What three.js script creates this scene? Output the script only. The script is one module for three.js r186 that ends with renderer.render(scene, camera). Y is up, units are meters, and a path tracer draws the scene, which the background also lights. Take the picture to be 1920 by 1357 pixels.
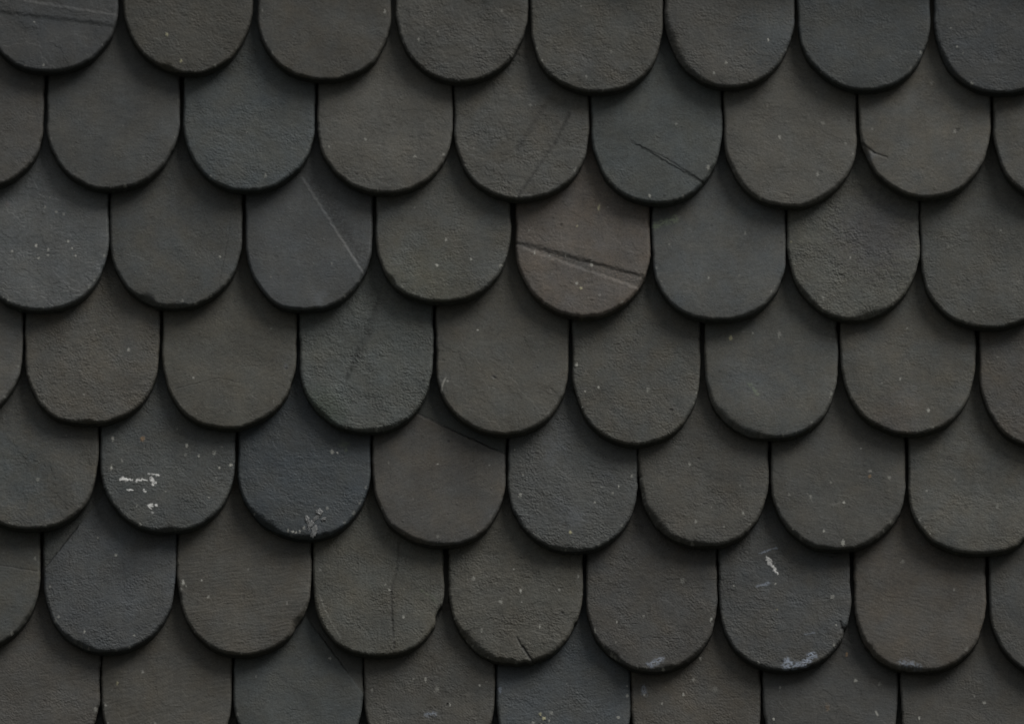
import * as THREE from 'three';
import { ImprovedNoise } from 'three/addons/math/ImprovedNoise.js';

// ---------------------------------------------------------------- camera, sky, sun, exposure
const scene = new THREE.Scene();
const RAD = Math.PI / 180;
const PITCH = 14 * RAD;            // the roof normal points this far above the horizontal (a steep mansard slope)
const BELOW = 9 * RAD;            // the lens looks up at the slope from this far below its normal
const DIST = 14;                   // metres to the middle of the slope
const PX = 0.711e-3;               // metres on the slope per photograph pixel
const HALF_H = 678.5 * PX;
const centre = new THREE.Vector3(0, 3.6, 0);
const towardsCam = new THREE.Vector3(0, Math.sin(PITCH - BELOW), Math.cos(PITCH - BELOW));

const camera = new THREE.PerspectiveCamera(2 * Math.atan(HALF_H / DIST) / RAD, 1920 / 1357, 0.5, 4000);
camera.position.copy(centre).addScaledVector(towardsCam, DIST);
camera.lookAt(centre);
camera.focus = DIST - 0.075;        // the sharp zone lies on the lowest courses
camera.userData.fStop = 2.4;
scene.add(camera);

// overcast sky: bright zenith, dimmer towards the horizon
{
  const W = 256, H = 128, d = new Float32Array(W * H * 4), n = new ImprovedNoise();
  for (let j = 0; j < H; j++) for (let i = 0; i < W; i++) {
    const el = ((j + 0.5) / H - 0.5) * Math.PI, az = (i + 0.5) / W * 2 * Math.PI;
    const up = Math.max(0, Math.sin(el));
    const x = Math.cos(el) * Math.cos(az), z = Math.cos(el) * Math.sin(az), y = Math.sin(el);
    const cl = 1 + 0.16 * n.noise(x * 2.2 + 3, y * 4.5, z * 2.2) + 0.07 * n.noise(x * 6, y * 11 + 7, z * 6);
    const L = 0.44 * (0.06 + 0.94 * up ** 1.8) * cl, o = (j * W + i) * 4;
    d[o] = L * 0.985; d[o + 1] = L; d[o + 2] = L * 1.02; d[o + 3] = 1;
  }
  const t = new THREE.DataTexture(d, W, H, THREE.RGBAFormat, THREE.FloatType);
  t.mapping = THREE.EquirectangularReflectionMapping;
  t.magFilter = t.minFilter = THREE.LinearFilter; t.needsUpdate = true;
  scene.background = t; scene.environment = t;
}
const sun = new THREE.DirectionalLight(new THREE.Color(1, 0.97, 0.93), 1.5);
sun.position.copy(centre).add(new THREE.Vector3(4.6, 8.4, 1.25));
sun.target.position.copy(centre); scene.add(sun, sun.target);
sun.castShadow = true; sun.shadow.radius = 64; sun.shadow.mapSize.set(4096, 4096);
Object.assign(sun.shadow.camera, { left: -2, right: 2, top: 2, bottom: -2, near: 1, far: 30 });

const renderer = new THREE.WebGLRenderer({ antialias: true });
renderer.toneMapping = THREE.LinearToneMapping;
renderer.toneMappingExposure = 1.52;
renderer.shadowMap.enabled = true; renderer.shadowMap.type = THREE.PCFSoftShadowMap;

// ---------------------------------------------------------------- helpers
function mulberry(a) { return () => { a |= 0; a = a + 0x6D2B79F5 | 0; let t = Math.imul(a ^ a >>> 15, 1 | a); t = t + Math.imul(t ^ t >>> 7, 61 | t) ^ t; return ((t ^ t >>> 14) >>> 0) / 4294967296; }; }
const perlin = new ImprovedNoise();
const N = (x, y, z = 0) => perlin.noise(x, y, z);
const lin = (v) => { v /= 255; return v <= 0.04045 ? v / 12.92 : ((v + 0.055) / 1.055) ** 2.4; };
const srgb8 = (v) => { v = Math.min(1, Math.max(0, v)); return 255 * (v <= 0.0031308 ? v * 12.92 : 1.055 * v ** (1 / 2.4) - 0.055) + 0.5 | 0; };
const smooth = (a, b, x) => { const t = Math.min(1, Math.max(0, (x - a) / (b - a))); return t * t * (3 - 2 * t); };

// ---------------------------------------------------------------- ground far below the slope
{
  const g = new THREE.CircleGeometry(1500, 64).rotateX(-Math.PI / 2);
  const S = 512, d = new Uint8Array(S * S * 4);
  for (let j = 0; j < S; j++) for (let i = 0; i < S; i++) {
    const v = 0.045 * (1 + 0.5 * N(i / 64, j / 64) + 0.5 * N(i / 9, j / 9, 4)), o = (j * S + i) * 4;
    d[o] = srgb8(v); d[o + 1] = srgb8(v * 1.05); d[o + 2] = srgb8(v * 0.85); d[o + 3] = 255;
  }
  const t = new THREE.DataTexture(d, S, S); t.wrapS = t.wrapT = THREE.RepeatWrapping; t.repeat.set(1500, 1500);
  t.magFilter = THREE.LinearFilter; t.colorSpace = THREE.SRGBColorSpace; t.needsUpdate = true;
  const ground = new THREE.Mesh(g, new THREE.MeshStandardMaterial({ map: t, roughness: 1 }));
  ground.name = 'ground'; ground.receiveShadow = true;
  ground.userData = { label: 'open ground at the foot of the building', kind: 'structure' };
  scene.add(ground);
}

// ---------------------------------------------------------------- the roof slope
const roof = new THREE.Group();
roof.name = 'tiled_roof';
roof.position.copy(centre); roof.rotation.x = -PITCH;
roof.userData = { label: 'steep roof slope of dark grey and brown round-ended tiles lapped in courses', category: 'roof', kind: 'thing' };
scene.add(roof);
scene.updateMatrixWorld(true); camera.updateMatrixWorld(true);

// survey of the slope: where a mark seen in the photograph lies on the plane of the tile ends (roof metres)
const ZF = 0;                       // height of the tile ends in the roof's frame
const camLocal = roof.worldToLocal(camera.position.clone());
const camRight = new THREE.Vector3(1, 0, 0), camUp = new THREE.Vector3(0, Math.cos(BELOW), Math.sin(BELOW)), camFwd = camLocal.clone().negate().normalize();
function survey(px, py) {
  const d = camFwd.clone().multiplyScalar(DIST).addScaledVector(camRight, (px - 960) * PX).addScaledVector(camUp, (678.5 - py) * PX);
  const k = (ZF - camLocal.z) / d.z;
  return [camLocal.x + d.x * k, camLocal.y + d.y * k];
}
const STRETCH = 1 / Math.cos(BELOW);          // slope metres per photograph metre, along the slope
const T = 0.0205;                              // tile thickness
const COURSE = 0.1545;                        // exposure of a course along the slope
const LEAN = 0.155;                          // each tile rises by this over its length, riding on the course below
const TILE_LEN = COURSE * 2.28;
const ARC = 145;                              // photograph pixels from the tip to where the sides run straight

// ---------------------------------------------------------------- the tiles, course by course: left edge, right edge, tip, colour, and what marks each one
// marks: s = lichen dot [x, y, radius, strength, tint], r = ridge or step, c = crack, p = pale patch, g = grain, k = chipped edge [x, y, reach, inset, depth], b = bite out of the edge
const T_ = (l, r, tip, rgb, o = {}) => ({ l, r, tip, rgb, ...o });
const rows = {
  A: [
    T_(-30, 222, 131, [49, 51, 54], { s: [[65, 34, 2, .4], [84, 119, 3, .35]], rg: [[60, -6, 222, 20, 6, -.5], [-10, 12, 215, 40, 12, .6]], label: 'bluish tile with a horizontal ridge' }),
    T_(231, 475, 134, [54, 52, 47], { s: [[314, 59, 3, .5, 'y'], [341, 111, 3.5, .6, 'y']], k: [[312, 133, 14, 9, .8]] }),
    T_(483, 733, 146, [56, 54, 50], { s: [[722, 12, 3, .5], [491, 10, 3, .3]] }),
    T_(741, 990, 150, [59, 58, 55], { s: [[784, 68, 3, .5], [821, 51, 2.5, .3], [941, 11, 3, .4]] }),
    T_(994, 1242, 169, [60, 59, 55], { p: [[1085, 110, 34, .12], [1165, 120, 16, .12]], s: [[1146, 90, 4, .2], [1099, 140, 3, .35], [1089, 1, 2, .5]] }),
    T_(1246, 1489, 160, [59, 58, 56], { mix: [1450, 60, 60, [53, 58, 62]], s: [[1440, 68, 3, .9], [1360, 114, 3, .55], [1337, 134, 3, .5]], k: [[1264, 80, 70, 17, .55]], label: 'tile with a split left edge' }),
    T_(1495, 1743, 165, [51, 55, 57], {}),
    T_(1751, 2004, 170, [49, 52, 55], { s: [[1781, 44, 2, .4], [1792, 81, 2.5, .5], [1803, 94, 2, .4], [1854, 18, 2, .2]], k: [[1775, 110, 50, 5, .6]] }),
  ],
  B: [
    T_(-166, 83, 348, [57, 55, 53]),
    T_(88, 337, 351, [54, 55, 55], { s: [[270, 290, 2.5, .2]] }),
    T_(344, 591, 354, [55, 60, 62], { s: [[499, 325, 4, .35], [463, 241, 2, .35]] }),
    T_(595, 849, 358, [67, 65, 61], { s: [[685, 254, 3, .6], [617, 269, 3, .45], [779, 288, 3.4, .55]], d: [[669, 323, 2.5, .7], [835, 220, 3, .4]] }),
    T_(853, 1104, 370, [62, 61, 58], { s: [[995, 186, 4, .4]], c: [[1068, 205, 1040, 262, 5, .8], [1040, 262, 972, 364, 5, .75], [1020, 190, 970, 275, 7, .6]], rg: [[1068, 205, 972, 364, 10, .7]], label: 'brownish tile with faint diagonal cracks' }),
    T_(1108, 1353, 378, [56, 61, 62], { c: [[1198, 266, 1250, 292, 2, .5], [1250, 292, 1316, 336, 3, .7]], rg: [[1198, 266, 1322, 340, 5, .55]], s: [[1217, 364, 3, .6], [1268, 223, 3, .45], [1328, 309, 4.5, .55]], d: [[1277, 230, 2.5, .5]], k: [[1330, 312, 9, 6, .5]], label: 'bluish tile with a slanting crack to its right edge' }),
    T_(1357, 1606, 383, [67, 65, 61], { s: [[1461, 249, 3.5, .5], [1532, 321, 3, .5], [1543, 221, 5, .3], [1585, 262, 3, .3]], k: [[1392, 320, 60, 6, .35], [1545, 365, 40, 5, .5]] }),
    T_(1610, 1857, 366, [69, 67, 63], { c: [[1614, 261, 1636, 280, 4, 1.2], [1636, 280, 1661, 289, 3, .9]], p: [[1632, 286, 13, .35]], s: [[1747, 143, 4, .25], [1634, 234, 4, .3], [1789, 238, 3, .4]], d: [[1795, 235, 4, .8], [1728, 312, 3, .4]], k: [[1620, 280, 24, 7, .4]], label: 'brown tile with a gouge at its left edge' }),
    T_(1863, 2110, 378, [61, 60, 57]),
  ],
  C: [
    T_(-48, 204, 578, [63, 66, 69], { s: [[24, 464, 3, .6], [69, 453, 3, .85], [74, 478, 3.2, .75], [92, 462, 2.8, .5], [92, 472, 2.5, .35], [129, 445, 3, .75], [137, 459, 2.6, .65], [143, 473, 3, .6], [85, 378, 3, .45], [106, 387, 2.6, .5], [120, 392, 3.4, .4], [94, 359, 2, .35], [14, 372, 6, .12, 'r']], label: 'pale bluish tile with a cluster of white dots', gl: .6 }),
    T_(207, 454, 574, [55, 56, 55], { s: [[414, 475, 2.6, .6], [343, 561, 4, .3]], c: [[432, 400, 428, 440, 2, .25], [428, 440, 412, 528, 2.4, .35]], k: [[280, 560, 22, 14, .7], [330, 572, 26, 8, .5]] }),
    T_(461, 698, 578, [53, 56, 59], { rg: [[574, 330, 684, 510, 6, -.42]], smear: [[590, 330, 694, 496, 17, .75, 'k'], [572, 420, 640, 540, 30, .25, 'k']], s: [[589, 489, 2, .4], [623, 489, 2.2, .3], [508, 514, 3, .2]], p: [[600, 553, 20, .28], [510, 530, 40, .1]], d: [[518, 476, 5, .35]], gl: .5, label: 'dark bluish tile with a diagonal raised fold' }),
    T_(705, 957, 562, [62, 62, 59], { mix: [790, 530, 90, [66, 66, 58]], s: [[836, 443, 3.8, .7], [819, 492, 4, .65], [883, 481, 3, .6], [777, 380, 3, .25]], k: [[730, 524, 12, 8, .6]] }),
    T_(968, 1218, 590, [75, 67, 62], { c: [[968, 446, 1010, 455, 6, .5], [1010, 455, 1100, 484, 7, .45], [1100, 484, 1212, 514, 7, .6]], rg: [[990, 460, 1210, 541, 8, -.6], [962, 444, 1218, 516, 9, .6]], smear: [[1030, 468, 1204, 524, 15, .42, 'k'], [980, 452, 1080, 480, 8, .3, 'k']], s: [[1123, 378, 4, .75, 'y'], [1082, 414, 3, .5, 'y'], [992, 422, 3, .6], [1109, 490, 3.4, .75], [1109, 483, 2.5, .5], [1081, 526, 3, .7], [1089, 536, 3.6, .8, 'y'], [1002, 466, 2.5, .6], [1030, 472, 2.6, .4], [1060, 472, 2.2, .4], [1124, 550, 2.4, .35], [1140, 378, 2, .3]], d: [[1052, 412, 3.5, .8]], p: [[1125, 455, 16, .12]], rough: 1.6, label: 'reddish brown tile crossed by two slanting ridges' }),
    T_(1223, 1472, 596, [62, 64, 65], { smear: [[1225, 414, 1266, 400, 8, .55]], s: [[1327, 516, 3, .5], [1385, 511, 3, .35], [1397, 428, 2.5, .35], [1254, 450, 2, .3]], k: [[1405, 575, 14, 6, .5]], label: 'bluish grey tile with a pale lichen smear' }),
    T_(1476, 1722, 595, [65, 65, 60], { mix: [1640, 430, 80, [60, 59, 61]], s: [[1593, 476, 2.6, .7], [1541, 555, 4, .25], [1482, 445, 3, .4, 'y']], k: [[1626, 584, 26, 18, .55], [1500, 560, 40, 5, .6]], grain: 1.5 }),
    T_(1727, 1977, 611, [60, 60, 57], { s: [[1778, 453, 2.5, .3], [1877, 422, 3, .25], [1824, 580, 3, .2]] }),
  ],
  D: [
    T_(-205, 42, 787, [65, 63, 60], { st: [5, .1, 9] }),
    T_(48, 299, 790, [64, 61, 56], { s: [[242, 649, 4, .65], [160, 736, 3, .35], [178, 610, 2, .3]], k: [[165, 788, 16, 6, .6]], st: [-20, .08, 8] }),
    T_(305, 555, 800, [63, 61, 55], { s: [[363, 702, 3, .55], [508, 607, 3, .25]], c: [[330, 724, 375, 712, 2.2, .4], [375, 712, 410, 703, 2, .25], [410, 703, 450, 713, 2, .25]], p: [[537, 680, 6, .35]], d: [[537, 684, 3.5, .9]], st: [-22, .09, 8] }),
    T_(562, 812, 806, [60, 64, 63], { mix: [600, 770, 50, [56, 66, 60]], c: [[706, 560, 690, 620, 8, .6], [690, 620, 650, 704, 10, .55]], rg: [[712, 540, 648, 710, 10, .7]], grain: 1.5, rough: 1.4, k: [[600, 770, 30, 8, .5], [720, 803, 40, 6, .5]], d: [[795, 709, 4, .7], [730, 700, 3, .4]], label: 'rough greenish grey tile' }),
    T_(818, 1066, 811, [64, 62, 57], { s: [[896, 609, 2.8, .95], [839, 708, 3, .3]], c: [[926, 700, 928, 703, 3, 1]], hair: [[827, 728, 829, 712, 836, 701, .6]], p: [[927, 702, 6, .2]], st: [15, .05, 7] }),
    T_(1074, 1313, 830, [62, 61, 57], { s: [[1081, 676, 3, .85], [1122, 720, 3.2, .7], [1097, 728, 3, .65], [1215, 724, 4, .35], [1091, 758, 2, .8], [1099, 689, 2.5, .3]], d: [[1258, 765, 4, .8], [1153, 673, 2.5, .5]], st: [0, .05, 5] }),
    T_(1321, 1569, 818, [64, 64, 61], { mix: [1420, 700, 70, [64, 66, 67]], s: [[1370, 624, 4.5, .65, 'y'], [1461, 617, 5, .35], [1411, 615, 2.5, .5], [1394, 612, 5, .2]], smear: [[1404, 714, 1420, 736, 4, .35]], k: [[1365, 775, 50, 13, .55], [1410, 805, 30, 9, .6]], p: [[1455, 750, 30, .08]], rough: 1.3 }),
    T_(1576, 1828, 810, [65, 63, 58], { mix: [1680, 780, 50, [68, 63, 59]], s: [[1687, 705, 3, .6], [1739, 766, 4.2, .85], [1701, 606, 2.2, .45], [1652, 713, 3, .25]], p: [[1697, 738, 30, .14]], d: [[1631, 695, 3.5, .4]], st: [4, .06, 6] }),
    T_(1838, 2085, 837, [62, 58, 54], { s: [[1870, 662, 2, .4]] }),
  ],
  E: [
    T_(-60, 184, 988, [59, 58, 55], { mix: [10, 880, 90, [56, 60, 61]], s: [[73, 894, 4.5, .35]], d: [[169, 864, 4, .5]], st: [-25, .1, 10], grain: 1.4 }),
    T_(189, 441, 993, [56, 59, 60], {
      bars: [[229, 893, 249, 895, 3.4], [228, 892, 238, 895, 4.4], [259, 895, 261, 895, 5.5], [266, 894, 276, 896, 2.4], [286, 893, 290, 902, 5.6], [278, 883, 300, 886, 2.2, .6], [292, 885, 297, 886, 3.6], [240, 914, 250, 914.5, 2.6], [270, 914, 273, 916, 3.4], [281, 944, 286, 945, 5.6], [293, 943, 294, 944, 4.6], [286, 957, 287, 958, 3, .4], [256, 898, 257, 899, 2.5, .5]],
      s: [[211, 815, 3.6, .9], [267, 815, 5, .8, 'o'], [350, 828, 3, .9], [348, 846, 3, .25], [373, 848, 3, .8], [402, 843, 4.4, .6], [433, 865, 3.6, .7], [412, 871, 3, .9], [209, 871, 3.2, .9], [229, 859, 2.6, .45], [393, 929, 2.8, .7], [311, 917, 2.4, .4], [416, 830, 2, .35], [258, 944, 2.5, .35], [407, 890, 2, .4], [332, 796, 2, .4]], k: [[318, 992, 20, 8, .6]], st: [-18, .07, 7], label: 'bluish tile spotted with white paint flecks' }),
    T_(447, 694, 1007, [42, 49, 55], { p: [[645, 826, 11, .3, 'g'], [590, 988, 20, .3], [625, 745, 20, .06]], s: [[623, 840, 4.5, .6], [633, 841, 2.6, .9], [649, 837, 4, .4, 'g'], [550, 994, 3, .8], [556, 996, 3, .7], [563, 993, 3, .8], [541, 992, 2.5, .5], [571, 987, 3, .6], [614, 949, 3.5, .4]], k: [[490, 970, 24, 9, .6], [512, 985, 14, 8, .6], [590, 1004, 40, 8, .5]], d: [[562, 846, 3, .4]], st: [6, .07, 6], gl: .4, lump: [[599, 957, 6, 6], [594, 967, 9, 3], [577, 971, 7, 4], [583, 981, 4, 9], [608, 970, 5, 3], [590, 993, 11, 5]], label: 'dark blue grey tile with a crust of putty at its tip' }),
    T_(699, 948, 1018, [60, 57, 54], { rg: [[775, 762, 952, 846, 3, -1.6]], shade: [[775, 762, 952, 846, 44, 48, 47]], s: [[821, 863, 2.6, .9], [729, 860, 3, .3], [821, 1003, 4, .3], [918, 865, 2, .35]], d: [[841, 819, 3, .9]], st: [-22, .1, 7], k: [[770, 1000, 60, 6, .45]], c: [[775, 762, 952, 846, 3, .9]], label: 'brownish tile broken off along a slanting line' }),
    T_(953, 1194, 1031, [58, 60, 61], { p: [[1038, 828, 28, .22, 'u'], [1030, 855, 18, .15, 'u'], [1134, 879, 18, .18, 'u'], [1076, 966, 26, .25, 'u'], [1052, 940, 18, .15, 'u'], [1056, 795, 30, .12, 'u']], s: [[1159, 906, 2.2, .9], [1148, 919, 3, .55], [1115, 937, 3.4, .65], [1127, 908, 2.2, .5], [1069, 995, 3.6, .85, 'y'], [975, 923, 4, .5], [964, 835, 2.5, .7], [1184, 885, 2.6, .5], [980, 884, 2.6, .4]], k: [[1060, 1025, 30, 8, .5]], grain: 1.2, label: 'bluish tile with pale cloudy blotches' }),
    T_(1198, 1441, 1021, [60, 58, 54], { s: [[1293, 863, 4.4, .55], [1356, 984, 2.6, .6], [1393, 958, 3, .45], [1304, 974, 3, .35], [1387, 905, 2.4, .35], [1333, 947, 2.4, .3], [1201, 890, 3, .4], [1205, 920, 3, .35]], d: [[1310, 852, 3.2, .8]], k: [[1214, 945, 50, 8, .6], [1240, 985, 30, 9, .6], [1290, 1015, 30, 7, .6]], rough: 1.8, grain: 1.2 }),
    T_(1446, 1697, 1027, [60, 59, 56], { s: [[1631, 877, 3.6, .45], [1630, 887, 3.2, .85, 'o'], [1667, 890, 4.5, .35], [1581, 937, 3.2, .75], [1519, 926, 4, .4], [1543, 992, 4, .7], [1579, 1015, 4.6, .9], [1615, 833, 2.2, .5], [1479, 921, 3, .35], [1557, 899, 2.5, .3]], d: [[1565, 936, 3, .4]], hair: [[1512, 918, 1518, 926, 1523, 936, .14], [1555, 940, 1566, 942, 1575, 936, .12]], p: [[1565, 1000, 24, .1], [1485, 910, 26, .08]], rough: 1.2, k: [[1500, 1005, 50, 5, .5], [1650, 990, 40, 6, .5]] }),
    T_(1703, 1953, 1035, [65, 64, 60], { grain: 2, s: [[1736, 915, 3, .4], [1789, 892, 3, .25], [1868, 945, 4, .3]], d: [[1809, 947, 5, .5], [1778, 852, 6, .45], [1860, 945, 4, .3]], st: [12, .12, 14], rough: 1.4 }),
  ],
  F: [
    T_(-172, 75, 1212, [56, 56, 53], { c: [[-5, 1052, 71, 1065, 2.4, .9]], rg: [[-5, 1052, 71, 1065, 6, -.4]], st: [4, .1, 9], s: [[66, 1040, 3, .35]], k: [[50, 1155, 20, 5, .5]] }),
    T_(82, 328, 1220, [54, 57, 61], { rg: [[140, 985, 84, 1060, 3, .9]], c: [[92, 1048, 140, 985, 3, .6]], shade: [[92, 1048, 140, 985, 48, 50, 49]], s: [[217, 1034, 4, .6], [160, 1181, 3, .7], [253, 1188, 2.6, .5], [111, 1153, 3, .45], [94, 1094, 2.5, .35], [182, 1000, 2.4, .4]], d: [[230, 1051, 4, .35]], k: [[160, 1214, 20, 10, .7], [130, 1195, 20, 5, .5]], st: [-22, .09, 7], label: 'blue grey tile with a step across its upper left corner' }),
    T_(334, 584, 1225, [61, 58, 53], { s: [[344, 1085, 3.6, .75], [350, 1092, 2.6, .55], [379, 1081, 2, .8], [392, 1113, 3, .6], [466, 1061, 2.5, .3], [539, 1127, 2.4, .5], [340, 1098, 3, .4]], d: [[426, 1127, 4, .35], [508, 1037, 8, .25]], k: [[556, 1160, 26, 10, .7], [345, 1110, 14, 6, .5]], st: [-9, .2, 7], b: [[552, 1166, 10, 4]] }),
    T_(589, 832, 1226, [63, 62, 56], { c: [[750, 1010, 745, 1060, 3.4, .6], [745, 1060, 733, 1105, 3.4, .7], [733, 1105, 736, 1160, 3.6, .8], [736, 1160, 739, 1212, 3.4, .7]], rg: [[752, 1000, 730, 1110, 12, -.45]], hair: [[600, 1110, 612, 1150, 640, 1192, .28]], s: [[757, 1153, 3.6, .65], [731, 1101, 3, .55], [723, 1090, 2.5, .45], [600, 1061, 3, .3], [740, 1195, 4, .25]], smear: [[790, 1100, 818, 1122, 4, .16]], b: [[829, 1140, 10, 5], [822, 1152, 10, 5]], st: [-30, .07, 6], label: 'olive brown tile with a thin vertical crack' }),
    T_(842, 1092, 1241, [63, 61, 55], { s: [[976, 1102, 4.2, 1], [939, 1123, 4, .5], [887, 1079, 5, .4], [1048, 1100, 2.6, .7], [1084, 1074, 2.4, .7], [963, 1060, 2.2, .7], [978, 1124, 2.2, .6], [1012, 1170, 2.2, .5], [903, 1178, 3, .35]], d: [[1054, 1144, 3.4, 1.2], [1009, 1065, 2.5, .6], [910, 1068, 4, .4]], c: [[969, 1192, 980, 1210, 3, 1.2], [980, 1210, 997, 1236, 3.6, 2]], k: [[872, 1200, 30, 10, .6], [905, 1228, 34, 12, .65], [950, 1238, 20, 7, .5]], grain: 1.7, rough: 1.8, label: 'brown tile with a short crack at its tip' }),
    T_(1100, 1343, 1254, [55, 53, 51], { smear: [[1218, 1244, 1238, 1233, 7, .5, 'b']], s: [[1155, 1162, 3, .5], [1279, 1082, 5, .3], [1206, 1151, 2.4, .4], [1333, 1155, 3.4, .6], [1331, 1159, 2.6, .5], [1154, 1201, 2.4, .4], [1243, 1252, 4, .7], [1146, 1225, 4.5, .55], [1153, 1228, 3, .4]], k: [[1146, 1228, 22, 9, .6], [1245, 1253, 18, 9, .5], [1300, 1220, 26, 5, .6]], st: [-52, .17, 6], label: 'dark tile with diagonal grain' }),
    T_(1349, 1594, 1253, [54, 55, 56], { bars: [[1438, 1036, 1440, 1039, 3], [1441, 1042, 1449, 1052, 5.6, .8], [1451, 1056, 1453, 1060, 4.6], [1455, 1064, 1456, 1066, 3.4], [1458, 1066, 1459, 1068, 2.6]], smear: [[1425, 1030, 1457, 1019, 2.4, .4, 'b'], [1420, 1093, 1442, 1087, 3.4, .4, 'b'], [1473, 1246, 1506, 1243, 10, .55, 'b'], [1474, 1232, 1479, 1240, 7, .5, 'b'], [1508, 1240, 1524, 1226, 7, .6, 'b'], [1514, 1224, 1528, 1222, 4, .6, 'b'], [1505, 1186, 1526, 1183, 2, .25, 'b']], s: [[1454, 1088, 2.4, .8], [1376, 1092, 2.6, .5], [1561, 1114, 5.5, .4], [1457, 1138, 2.2, .5, 'y'], [1567, 1168, 2, .7]], c: [[1575, 1162, 1578, 1174, 4, 1.4], [1578, 1174, 1582, 1187, 3, 1.2]], d: [[1465, 1237, 4, .8]], b: [[1584, 1176, 6, 4]], st: [5, .05, 5], label: 'dark grey tile with pale blue paint along its lower edge' }),
    T_(1602, 1847, 1255, [63, 58, 53], { smear: [[1690, 1242, 1708, 1243, 10, .38, 'b'], [1708, 1246, 1722, 1248, 7, .25, 'b']], s: [[1692, 1045, 4.5, .25], [1788, 1099, 3, .3]], k: [[1640, 1210, 40, 7, .6], [1700, 1250, 30, 5, .6]], rough: 2.1, grain: 1.3, st: [14, .12, 8], label: 'brown tile with a frayed right edge' }),
    T_(1855, 2100, 1265, [55, 55, 54], { st: [0, .05, 5] }),
  ],
  G: [
    T_(-60, 186, 1430, [60, 57, 54], { st: [-18, .16, 9], d: [[85, 1310, 4, .5], [55, 1245, 4, .4]], rough: 2 }),
    T_(192, 434, 1437, [60, 57, 52], { s: [[268, 1253, 4, .5], [221, 1275, 3.2, .6, 'y'], [199, 1317, 2.6, .7], [292, 1353, 3, .4]], st: [-14, .2, 7], weave: .12 }),
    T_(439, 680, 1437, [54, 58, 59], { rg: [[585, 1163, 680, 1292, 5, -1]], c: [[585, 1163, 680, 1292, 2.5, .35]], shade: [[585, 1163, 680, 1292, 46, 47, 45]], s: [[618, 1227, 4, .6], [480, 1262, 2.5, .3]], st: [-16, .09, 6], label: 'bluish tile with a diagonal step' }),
    T_(684, 927, 1438, [59, 57, 53], { s: [[899, 1279, 3, .85], [798, 1268, 3, .6], [775, 1268, 2.5, .5], [819, 1287, 5, .3], [843, 1316, 3, .7], [912, 1272, 3, .3], [698, 1288, 3, .35]], d: [[840, 1317, 3.6, 2]], smear: [[801, 1334, 815, 1334, 6, .35, 'b']], weave: .24, st: [0, .05, 6] }),
    T_(933, 1181, 1450, [52, 57, 62], { s: [[938, 1287, 5, .5, 'b'], [1013, 1334, 3.4, .85, 'y'], [1020, 1342, 4, .9, 'y'], [1030, 1347, 2.6, .8], [1000, 1352, 4, .5], [1034, 1332, 4.5, .35], [1159, 1340, 3.6, .6], [1176, 1299, 3, .55], [1176, 1280, 2.4, .4], [1016, 1353, 2.4, .8], [1119, 1356, 3, .8]], st: [-18, .13, 6], p: [[960, 1280, 30, .12, 'u']], label: 'blue grey tile with fine slanting grain' }),
    T_(1184, 1425, 1460, [59, 55, 50], { smear: [[1207, 1280, 1209, 1294, 6, .35, 'b']], s: [[1300, 1268, 4.4, .55], [1281, 1296, 3.2, .6], [1313, 1228, 2.4, .7], [1241, 1314, 2.4, .5], [1340, 1286, 5, .2], [1208, 1297, 2.4, .6]], weave: .24, st: [-8, .08, 7] }),
    T_(1432, 1682, 1455, [53, 53, 53], { s: [[1588, 1219, 3.4, .9, 'o'], [1604, 1270, 3.6, .6], [1551, 1321, 6, .35, 'o'], [1450, 1344, 2.6, .85], [1463, 1284, 3, .35], [1649, 1276, 4, .3]], hair: [[1641, 1328, 1643, 1332, 1645, 1337, .6]], st: [4, .1, 6] }),
    T_(1691, 1937, 1468, [57, 55, 52], { s: [[1845, 1312, 4.4, .5], [1723, 1341, 2.6, .7], [1827, 1300, 2, .4]], st: [8, .09, 7] }),
    T_(1944, 2190, 1470, [57, 56, 55]),
  ],
};
// tiles that the frame cuts off or that lie just beyond it, so that the slope goes on from a step to the side
const rEx = mulberry(77);
const tone = () => { const a = [[58, 56, 52], [53, 56, 59], [61, 59, 55], [56, 56, 55], [62, 61, 57]][rEx() * 5 | 0]; return a.slice(); };
const jit = (n) => (rEx() - 0.5) * 2 * n;
function extend(list, tipSlope) {
  for (let k = 0; k < 2; k++) {
    const f = list[0], w = 245 + jit(3), g = 5 + rEx() * 3;
    list.unshift(T_(f.l - g - w, f.l - g, f.tip - tipSlope + jit(5), tone(), { extra: true }));
    const e = list[list.length - 1];
    list.push(T_(e.r + g, e.r + g + w, e.tip + tipSlope + jit(5), tone(), { extra: true }));
  }
}
for (const t of rows.A) t.rgb = t.rgb.map((v) => v * 0.965);  // top course darker: falloff of light towards the top put into its colour
for (const k of Object.keys(rows)) extend(rows[k], 5);
const more = (x0, tip) => { const l = []; let x = x0; while (x < 2500) { const w = 245 + jit(3); l.push(T_(x, x + w, tip + (x - 960) * 0.022 + jit(5), tone(), { extra: true })); x += w + 5 + rEx() * 3; } return l; };
const courses = [more(-660, -500), more(-540, -286), more(-660, -68), rows.A, rows.B, rows.C, rows.D, rows.E, rows.F, rows.G, more(-704, 1668), more(-575, 1885)];

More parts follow.
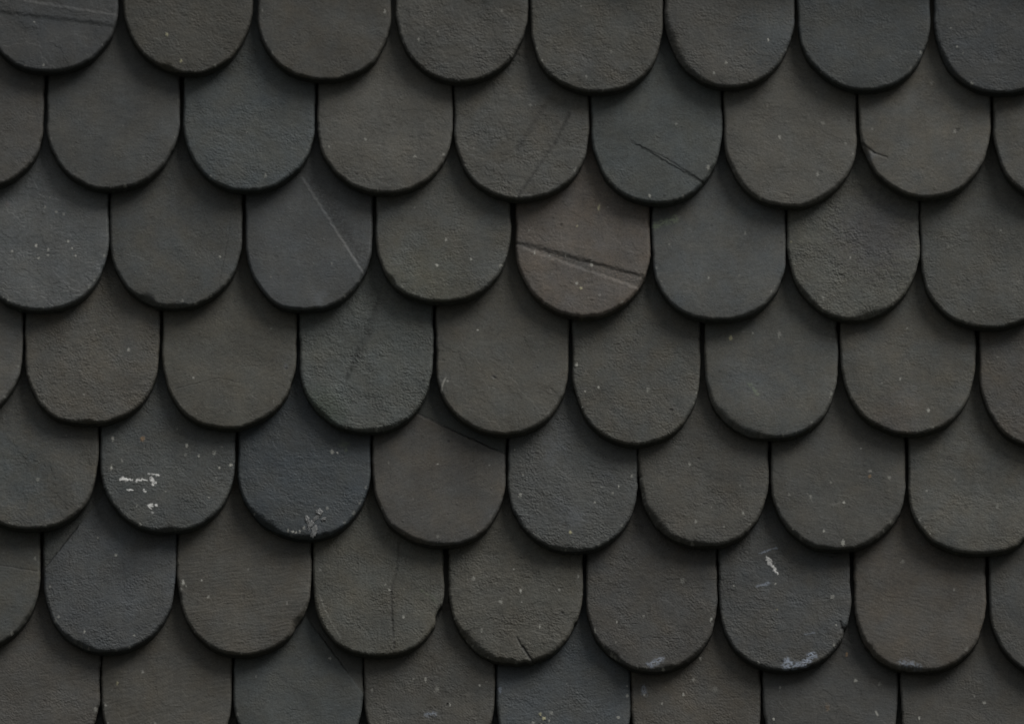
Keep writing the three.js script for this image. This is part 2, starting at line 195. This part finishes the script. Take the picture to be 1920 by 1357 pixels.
// ---------------------------------------------------------------- atlases: 1 texel = 1 photograph pixel = 0.71 mm of slate; colour and relief of every tile on its own
const CW = 268, CH = 340, EDGE_H = 22, COLS = 7, ROWS_A = 5, A_SIZE = 2048, PER = COLS * ROWS_A;
const K = 1.75;                                  // albedo over the tone seen in the photograph's dull light
const tints = { w: [.42, .42, .38], y: [.44, .42, .26], o: [.24, .16, .09], g: [.16, .2, .13], r: [.2, .12, .1], u: [.15, .165, .185], b: [.26, .3, .37], k: [.02, .021, .021] };
const calm = (rgb) => {                           // the slate is nearly neutral: colour casts are slight
  const q = rgb.map((v) => lin(v) * K), m = 0.25 * q[0] + 0.6 * q[1] + 0.15 * q[2];
  return [m + (q[0] - m) * 0.6, m + (q[1] - m) * 0.6, m + (q[2] - m) * 0.6].map((v, c) => v * [0.985, 1, 0.945][c]);
};
const atlases = [];
const atlas = (i) => atlases[i] ??= { rgb: new Uint8Array(A_SIZE * A_SIZE * 4).fill(255), h: new Float32Array(A_SIZE * A_SIZE) };
function segDist(x, y, x0, y0, x1, y1) {
  const dx = x1 - x0, dy = y1 - y0, t = Math.min(1, Math.max(0, ((x - x0) * dx + (y - y0) * dy) / (dx * dx + dy * dy)));
  return [Math.hypot(x - x0 - t * dx, y - y0 - t * dy), t, ((x - x0) * dy - (y - y0) * dx) / Math.hypot(dx, dy)];
}
function paintTile(t, slot, seed) {
  const at = atlas(slot / PER | 0), s = slot % PER, ox = 4 + (s % COLS) * (CW + 10), oy = (s / COLS | 0) * (CH + EDGE_H + 4);
  const rnd = mulberry(seed), cx = (t.l + t.r) / 2, x0 = cx - CW / 2, yTop = t.tip + 6;     // texel row 0 lies just below the tip
  const base = calm(t.rgb), A = new Float32Array(CW * CH * 3), Hh = new Float32Array(CW * CH);
  const grain = t.grain ?? 1, st = t.st ?? [-25 + rnd() * 40, 0.045 + rnd() * 0.04, 6 + rnd() * 4], sa = st[0] * RAD, cs = Math.cos(sa), sn = Math.sin(sa);
  const wk = rnd() * 90, hueK = 0.04 + rnd() * 0.04, cleft = Math.max(0, rnd() - 0.25) * 0.42, ca = rnd() * 3, gAmp = grain * (0.4 + 1.05 * rnd()), dust = [rnd() * 120 - 60, 40 + rnd() * 120, 50 + rnd() * 60, (rnd() - 0.3) * 0.22];
  for (let j = 0; j < CH; j++) for (let i = 0; i < CW; i++) {
    const x = x0 + i, y = yTop - j, o = j * CW + i, u = x * cs + y * sn, v = -x * sn + y * cs;
    const big = N(x / 70, y / 70, seed) + 0.5 * N(x / 31, y / 31, seed + 9), mid = N(x / 11, y / 9, seed + 3), fine = N(x / 4.1, y / 4.1, seed + 5), f2 = N(x / 2.6, y / 2.4, seed + 6);
    const wob = N(u / 38, v / 38, wk) * 1.7, stri = N(u / 26, v / st[2] * 2 + wob, wk + 2);
    const wr = N(u / 10.5 + 0.7 * mid, v / 6.2 + 0.6 * wob, wk + 5), bl = Math.abs(N(x / 7.3, y / 6.4, seed + 31)), tiny = rnd() - 0.5;
    const run = N(x / 12, y / 120, seed + 41), dd = Math.hypot(x - cx - dust[0], y - t.tip + dust[1]) / dust[2];
    const m = 1 + 0.19 * big + 0.11 * mid + 0.19 * fine + 0.24 * f2 + 0.30 * tiny + 0.11 * wr * grain + 0.07 * run + dust[3] * (1 - smooth(0.1, 1.4, dd + 0.5 * big)) + 0.5 * st[1] * stri;
    const hue = N(x / 52 + 7, y / 52, seed + 21) + 0.6 * N(x / 21, y / 21, seed + 24);
    let q = base;
    if (t.mix) { const f = 1 - smooth(0.2, 1.5, Math.hypot(x - t.mix[0], y - t.mix[1]) / t.mix[2] + 0.4 * mid); q = base.map((b, c) => b + (calm(t.mix[3])[c] - b) * f); }
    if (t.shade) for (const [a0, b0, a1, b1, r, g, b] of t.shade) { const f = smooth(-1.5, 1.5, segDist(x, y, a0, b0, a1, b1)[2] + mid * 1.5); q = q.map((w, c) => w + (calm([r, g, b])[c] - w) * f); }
    A[o * 3] = q[0] * m * (1 + hueK * hue); A[o * 3 + 1] = q[1] * m; A[o * 3 + 2] = q[2] * m * (1 - hueK * 1.3 * hue);
    const patch = 0.55 + 1.3 * Math.max(0, 0.35 + N(x / 44, y / 38, seed + 61));
    let h = gAmp * patch * (0.11 * wr + 0.10 * mid + 0.21 * fine + 0.19 * f2 - 0.14 * bl + 0.2 * N(x / 19, y / 16, seed + 33)) + st[1] * stri * 1.1 + 0.06 * tiny + 0.16 * big;
    const lay = N((x * Math.cos(ca) + y * Math.sin(ca)) / 74, (y * Math.cos(ca) - x * Math.sin(ca)) / 46, seed + 71) + 0.16 * mid;
    h += cleft * (smooth(0.06, 0.13, lay) + smooth(-0.2, -0.13, lay) * 0.6);
    if (t.weave) h += t.weave * 0.35 * (Math.sin(x / 5.2 * 2 * Math.PI / 1.25 + wob) * Math.sin(y / 4.6 * 2 * Math.PI / 1.25 + 2 * mid)) * (0.6 + 0.6 * big);
    Hh[o] = h;
  }
  const each = (bx0, by0, bx1, by1, f) => {
    for (let j = Math.max(0, Math.floor(yTop - by1)); j <= Math.min(CH - 1, Math.ceil(yTop - by0)); j++) for (let i = Math.max(0, Math.floor(bx0 - x0)); i <= Math.min(CW - 1, Math.ceil(bx1 - x0)); i++) f(x0 + i, yTop - j, j * CW + i);
  };
  const blend = (o, tint, a) => { for (let c = 0; c < 3; c++) A[o * 3 + c] += (tint[c] - A[o * 3 + c]) * Math.min(1, Math.max(0, a)); };
  const dot = (x, y, r, a, tint, lift = 0.22) => each(x - r * 2, y - r * 2, x + r * 2, y + r * 2, (px, py, o) => {
    const e = 1 - smooth(0.45, 1.15, Math.hypot(px - x, (py - y) * (0.8 + 0.5 * N(x * 0.7, y * 0.7))) / r + 0.75 * N(px / 2.7 + x, py / 2.3, r));
    blend(o, tint, a * e); Hh[o] += lift * e * Math.min(1, a * 1.5);
  });
  const line = (a0, b0, a1, b1, w, f, wobble = 1.4) => {
    const m = w * 3 + 8;
    each(Math.min(a0, a1) - m, Math.min(b0, b1) - m, Math.max(a0, a1) + m, Math.max(b0, b1) + m, (px, py, o) => {
      const [d, tt, side] = segDist(px + wobble * N(px / 9, py / 9, 3), py + wobble * N(px / 9, py / 9, 8), a0, b0, a1, b1);
      f(o, d, tt, side, px, py);
    });
  };
  for (const [x, y, r, a, tint] of t.p ?? []) each(x - r * 2, y - r * 2, x + r * 2, y + r * 2, (px, py, o) => blend(o, tints[tint ?? 'u'], a * (1 - smooth(0.1, 1.25, Math.hypot(px - x, py - y) / r + 0.7 * N(px / 11, py / 11, x)))));
  for (const [a0, b0, a1, b1, w, d] of t.rg ?? []) {       // a step: one side of the line stands d mm proud, easing out over 60 texels
    line(a0, b0, a1, b1, 70, (o, dist, tt, side) => { const edge = smooth(-w / 2, w / 2, side); const past = Math.sqrt(Math.max(0, dist * dist - side * side)), fall = Math.exp(-Math.abs(side) / 46) * Math.exp(-((past / 14) ** 2)); Hh[o] += 2.7 * d * (edge - 0.5) * fall; }, 2.2);
  }
  for (const [a0, b0, a1, b1, w, d] of t.c ?? []) line(a0, b0, a1, b1, w, (o, dist) => { const e = Math.exp(-((dist / w * 1.5) ** 2)); Hh[o] -= 0.9 * d * e; blend(o, [.012, .012, .011], Math.min(0.75, d * 0.55) * e); });
  for (const [a0, b0, a1, b1, w, a, tint] of t.smear ?? []) line(a0, b0, a1, b1, w, (o, dist, tt, side, px, py) => { const e = (1 - smooth(0.1, 1.3, dist / w + 0.7 * N(px / 9, py / 7, 3))) * smooth(-0.35, 0.25, N(px / 5.3, py / 3.7, 31) + 0.5 * N(px / 2.1, py / 1.9, 7) + 0.1); blend(o, tints[tint ?? 'g'].map((v) => v * 1.5), a * e); Hh[o] += 0.1 * e; });
  for (const [a0, b0, a1, b1, w, a = 1] of t.bars ?? []) line(a0, b0, a1, b1, w, (o, dist, tt, side, px, py) => { const e = 1 - smooth(0.35, 0.8, dist / w + 0.75 * N((px * 0.8 + py * 0.6) / 5.3, (py * 0.8 - px * 0.6) / 4.7, 12) + 0.5 * N((px * 0.6 - py * 0.8) / 2.3, (px * 0.8 + py * 0.6) / 2.1, 17)); blend(o, [.78, .78, .76], a * e * (0.8 + 0.35 * N(px / 1.9, py / 1.8, 5))); Hh[o] += 0.25 * e; }, 0.6);
  for (const [a0, b0, m0, m1, a1, b1, a] of t.hair ?? []) for (let k = 0; k < 8; k++) { const q = (f) => [(1 - f) ** 2 * a0 + 2 * f * (1 - f) * m0 + f * f * a1, (1 - f) ** 2 * b0 + 2 * f * (1 - f) * m1 + f * f * b1], P = q(k / 8), Q = q((k + 1) / 8); line(...P, ...Q, 2, (o, dist) => blend(o, tints.w, a * Math.exp(-((dist / 1.5) ** 2)) * 0.6), 0.4); }
  for (const [x, y, r, d] of t.d ?? []) each(x - r * 2, y - r * 2, x + r * 2, y + r * 2, (px, py, o) => { const e = 1 - smooth(0.3, 1.2, Math.hypot(px - x, py - y) / r + 0.4 * N(px / 3, py / 3, y)); Hh[o] -= 0.7 * d * e; blend(o, [.008, .008, .008], Math.min(0.9, d) * e * 0.7); });
  for (const [x, y, r, a, tint] of t.s ?? []) dot(x, y, r * (0.72 + 0.3 * rnd()), Math.min(1, a * (0.78 + 0.35 * rnd())), tints[tint ?? 'w']);
  for (let k = 0; k < 8; k++) {                     // raw nicks along the worn rim
    const a = Math.PI * (0.08 + 0.84 * rnd()), hw = (t.r - t.l) / 2 - 2.5;
    dot(cx - hw * Math.sign(Math.cos(a)) * Math.abs(Math.cos(a)) ** 0.91, t.tip - 3 - ARC + (ARC - 1) * Math.abs(Math.sin(a)) ** 0.91, 1.2 + 2.4 * rnd() ** 2, 0.12 + 0.3 * rnd() ** 2, tints.w, -0.3);
  }
  for (let k = 0; k < 9; k++) dot(x0 + 10 + rnd() * (CW - 20), yTop - 10 - rnd() * (CH - 20), 0.8 + rnd() * 1.1, 0.05 + 0.16 * rnd() ** 2, tints.w, 0.1);
  for (let k = 0; k < 46; k++) { const x = x0 + 10 + rnd() * (CW - 20), y = yTop - 10 - rnd() * (CH - 20), r = 1.3 + 2.6 * rnd() ** 2, a = 0.1 + 0.32 * rnd() ** 2, up = rnd() < 0.45 ? -1.2 : 1; each(x - r * 2, y - r * 2, x + r * 2, y + r * 2, (px, py, o) => { const e = 1 - smooth(0.3, 1.2, Math.hypot(px - x, py - y) / r); Hh[o] -= 0.8 * up * a * e; if (up > 0) blend(o, [.015, .015, .014], 0.8 * a * e); }); }
  for (let j = 0; j < CH; j++) for (let i = 0; i < CW; i++) {
    const o = j * CW + i, q = (oy + j) * A_SIZE + ox + i;
    for (let c = 0; c < 3; c++) at.rgb[q * 4 + c] = srgb8(A[o * 3 + c]);
    at.h[q] = Hh[o] + 3;
  }
  const green = 0.75 + 0.5 * rnd();                // a strip for the cut edge: shadow under the rim painted in as a darker tone, with algae and raw flecks
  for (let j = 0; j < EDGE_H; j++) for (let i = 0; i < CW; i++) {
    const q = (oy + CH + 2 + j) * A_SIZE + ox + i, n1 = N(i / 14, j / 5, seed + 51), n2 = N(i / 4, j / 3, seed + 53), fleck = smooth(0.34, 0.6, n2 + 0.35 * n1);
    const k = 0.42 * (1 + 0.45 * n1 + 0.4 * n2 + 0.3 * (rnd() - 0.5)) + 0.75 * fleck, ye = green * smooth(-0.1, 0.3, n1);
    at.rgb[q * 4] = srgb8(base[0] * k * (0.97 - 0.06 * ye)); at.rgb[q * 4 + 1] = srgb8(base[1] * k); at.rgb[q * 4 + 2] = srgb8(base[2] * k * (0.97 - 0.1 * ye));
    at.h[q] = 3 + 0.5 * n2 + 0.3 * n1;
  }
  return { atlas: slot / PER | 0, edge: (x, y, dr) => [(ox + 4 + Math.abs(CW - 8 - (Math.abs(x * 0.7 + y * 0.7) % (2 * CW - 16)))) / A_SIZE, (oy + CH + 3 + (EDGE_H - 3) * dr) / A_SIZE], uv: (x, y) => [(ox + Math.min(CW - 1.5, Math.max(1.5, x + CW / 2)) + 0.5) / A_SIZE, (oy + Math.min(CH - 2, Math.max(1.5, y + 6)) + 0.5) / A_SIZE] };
}

// ---------------------------------------------------------------- one tile: a slab with straight sides and a round end, rim worn, chipped and uneven
function tileGeometry(t, cell, seed, coarse) {
  const sx = PX, sy = PX * STRETCH, half = (t.r - t.l) / 2 + 1.4, cxp = (t.l + t.r) / 2, rough = t.rough ?? 0.8;
  const headPx = TILE_LEN / sy, side = [], nArc = coarse ? 28 : 150;
  const sideYs = coarse ? [ARC + 60, ARC + 200] : Array.from({ length: 42 }, (_, i) => ARC + 14 + 4.5 * (i + 1));
  const ys = [...sideYs, headPx];
  const B = [];                                            // boundary, photograph pixels from the tip: [x, y, mx, my]
  for (const y of [...ys].reverse()) B.push([-half, y, 0, y]);
  const rs = mulberry(seed * 7 + 1), ex = 2 / (2.05 + rs() * 0.32), arc = ARC * (0.92 + rs() * 0.16), tipX = (rs() - 0.5) * 14;
  for (let i = 0; i <= nArc; i++) {
    const a = Math.PI * i / nArc, c = Math.cos(a), s = Math.sin(a);
    B.push([-Math.sign(c) * half * Math.abs(c) ** ex + tipX * s * s * s, arc - arc * Math.abs(s) ** ex, 0, arc]);
  }
  for (const y of ys) B.push([half, y, 0, y]);
  const insets = coarse ? [1e3, 2, 0] : [1e3, 90, 64, 44, 30, 21, 14, 9, 6, 3.6, 1.8, 0.7, 0];
  const drops = coarse ? [0, 1] : [0, 0.4, 0.75, 1];            // down the edge to the underside
  const P = [], UV = [], I = [], n = B.length, R = insets.length + drops.length;
  for (let b = 0; b < n; b++) {
    let [x, y, mx, my] = B[b];
    const ax = cxp + x, ay = t.tip - y, len = Math.hypot(x - mx, y - my), dx = (mx - x) / len, dy = (my - y) / len;
    // worn outline
    let wear = coarse ? 0 : rough * (0.35 + 2.4 * Math.abs(N(ax / 37, ay / 37, seed + 3))) * (0.8 * N(ax / 13, ay / 13, seed) + 0.35 * N(ax / 6.3, ay / 6.3, seed + 4)) + 2.4 * N(ax / 62, ay / 62, seed + 8) + 1.1 * N(ax / 24, ay / 24, seed + 9);
    let bw = 3.4 + 1.2 * N(ax / 14, ay / 14, seed + 2) + rough * 0.7, dep = 0.22 + 0.1 * N(ax / 11, ay / 11, seed + 6);
    for (const [kx, ky, reach, inset, d] of t.k ?? []) {
      const f = Math.exp(-(((ax - kx) ** 2 + (ay - ky) ** 2) / (reach * reach)) * 1.2) * (1 + 0.5 * N(ax / 19, ay / 19, seed + 11));
      bw += 0.75 * (inset - 2) * f; dep += 0.5 * (d - 0.15) * Math.min(1, f * 1.2); wear += 0.9 * f;
    }
    for (const [kx, ky, reach, amt] of t.b ?? []) wear += amt * Math.exp(-((ax - kx) ** 2 + (ay - ky) ** 2) / (reach * reach));
    dep = Math.min(0.9, Math.max(0.06, dep)); bw = Math.max(1, bw);
    x += dx * wear; y += dy * wear;
    for (let k = 0; k < insets.length; k++) {
      const d = Math.min(insets[k], len - 0.01), full = insets[k] > 900;
      const px = full ? mx : x + dx * d, py = full ? my : y + dy * d, gx = cxp + px, gy = t.tip - py;
      const f = Math.max(0, 1 - d / bw), rag = full ? 0 : 0.00025 * N(gx / 4, gy / 4, seed + 13) * Math.min(1, f * 2);
      const roll = full ? 0 : Math.max(0, 1 - d / 46);
      const z = -T * dep * f ** 1.6 - 0.0013 * roll * roll + rag * rough + (coarse ? 0 : 0.0016 * N(gx / 90, gy / 90, seed + 17) + 0.0004 * N(gx / 34, gy / 34, seed + 19));
      P.push(px * sx, py * sy, z); UV.push(...cell.uv(px, py));
    }
    for (const dr of drops) {
      const nz = coarse || dr === 0 ? 0 : rough * 0.9 * N(ax / 5, ay / 5 + dr * 4, seed + 23) + 0.6 * (dr - 0.3);
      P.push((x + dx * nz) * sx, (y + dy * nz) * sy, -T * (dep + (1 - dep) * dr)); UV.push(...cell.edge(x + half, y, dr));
    }
  }
  for (let b = 0; b < n - 1; b++) for (let k = 0; k < R - 1; k++) if (k !== insets.length - 1) { const a = b * R + k, c = a + R; I.push(a, a + 1, c + 1, a, c + 1, c); }
  // underside and head end
  const u0 = P.length / 3;
  for (let b = 0; b < n; b++) { const q = (b * R + R - 1) * 3; P.push(P[q], P[q + 1], P[q + 2], B[b][2] * sx, B[b][3] * sy, -T); UV.push(...cell.uv(0, 200), ...cell.uv(0, 200)); }
  for (let b = 0; b < n - 1; b++) { const a = u0 + b * 2; I.push(a, a + 1, a + 3, a, a + 3, a + 2); }
  const h0 = P.length / 3, hy = headPx * sy;
  P.push(-half * sx, hy, -0.001, half * sx, hy, -0.001, -half * sx, hy, -T, half * sx, hy, -T);
  for (let k = 0; k < 4; k++) UV.push(...cell.uv(0, 300));
  I.push(h0, h0 + 1, h0 + 2, h0 + 1, h0 + 3, h0 + 2);
  const g = new THREE.BufferGeometry();
  g.setAttribute('position', new THREE.Float32BufferAttribute(P, 3)); g.setAttribute('uv', new THREE.Float32BufferAttribute(UV, 2)); g.setIndex(I);
  g.computeVertexNormals();
  return g;
}

// ---------------------------------------------------------------- lay the courses
const mats = {};
const material = (a, gl) => mats[a + '_' + gl] ??= new THREE.MeshStandardMaterial({ name: 'slate', roughness: 0.78 - 0.3 * gl, metalness: 0 });
const rLay = mulberry(2024);
let slot = 0, seed = 1, extraCell = null, nTiles = 0;
const extraCells = [];
const putty = new THREE.MeshStandardMaterial({ name: 'putty', color: new THREE.Color().setRGB(0.15, 0.155, 0.155), roughness: 0.45 });
function lumpGeometry(w, h, sd) {
  const g = new THREE.SphereGeometry(1, 28, 20), p = g.attributes.position;
  for (let i = 0; i < p.count; i++) { const x = p.getX(i), y = p.getY(i), z = p.getZ(i), k = 1 + 0.5 * N(x * 1.5 + sd, y * 1.5, z * 1.5) + 0.55 * N(x * 3.7 + sd, y * 3.7 + 5, z * 3.7); p.setXYZ(i, x * k * w * PX, y * k * h * PX, z * k * 0.33 * Math.min(w, h) * PX); }
  g.computeVertexNormals(); return g;
}
for (const course of courses) for (const t of course) {
  seed += 1;
  let cell;
  if (!t.extra) cell = paintTile(t, slot++, seed * 3 + 11);
  else if (extraCells.length < 8) { cell = paintTile(t, slot++, seed * 3 + 11); extraCells.push(cell); }
  else cell = extraCells[rLay() * extraCells.length | 0];
  const m = new THREE.Mesh(tileGeometry(t, cell, seed * 5 + 2, t.extra && (t.r < -120 || t.l > 2040 || t.tip < -200 || t.tip > 1600)), material(cell.atlas, t.gl ?? 0.15));
  m.name = nTiles ? 'tile_' + String(nTiles).padStart(3, '0') : 'tile'; nTiles++;
  const [x, y] = survey((t.l + t.r) / 2, t.tip);
  m.position.set(x * 1.004, y - 2.2 * PX, ZF);
  m.rotation.set(-Math.atan(LEAN) + (rLay() - 0.5) * 0.008, (rLay() - 0.5) * 0.02, t.extra ? 0 : (rLay() - 0.5) * 0.008);
  m.castShadow = m.receiveShadow = true;
  if (t.label) m.userData.label = t.label;
  (t.lump ?? []).forEach(([lx, ly, w, h], i) => {
    const l = new THREE.Mesh(lumpGeometry(w, h, i * 3.7), putty);
    l.name = 'putty_lump' + (i ? '_00' + i : ''); l.castShadow = l.receiveShadow = true;
    l.position.set((lx - (t.l + t.r) / 2) * PX, (t.tip - ly) * PX * STRETCH, 0.0006); l.rotation.z = i * 0.9;
    m.add(l);
  });
  roof.add(m);
}
atlases.forEach((a, i) => {
  const c = new THREE.DataTexture(a.rgb, A_SIZE, A_SIZE); c.colorSpace = THREE.SRGBColorSpace; c.magFilter = THREE.LinearFilter; c.needsUpdate = true;
  const h = new THREE.DataTexture(a.h, A_SIZE, A_SIZE, THREE.RedFormat, THREE.FloatType); h.magFilter = THREE.LinearFilter; h.needsUpdate = true;
  for (const k in mats) if (k.startsWith(i + '_')) Object.assign(mats[k], { map: c, bumpMap: h, bumpScale: 0.001 });
});

// boarding that carries the tiles
{
  const w = 2.6, h = 2.6, deck = new THREE.Mesh(new THREE.BoxGeometry(w, h, 0.022), new THREE.MeshStandardMaterial({ color: new THREE.Color().setRGB(0.05, 0.04, 0.03), roughness: 0.95 }));
  deck.name = 'roof_boarding'; deck.position.set(0, 0, ZF - LEAN * TILE_LEN - T * 1.2 - 0.03); deck.castShadow = deck.receiveShadow = true;
  roof.add(deck);
}
console.log('tiles', nTiles, 'slots', slot, 'atlases', atlases.length);
renderer.setSize(1024, 723);
renderer.render(scene, camera);
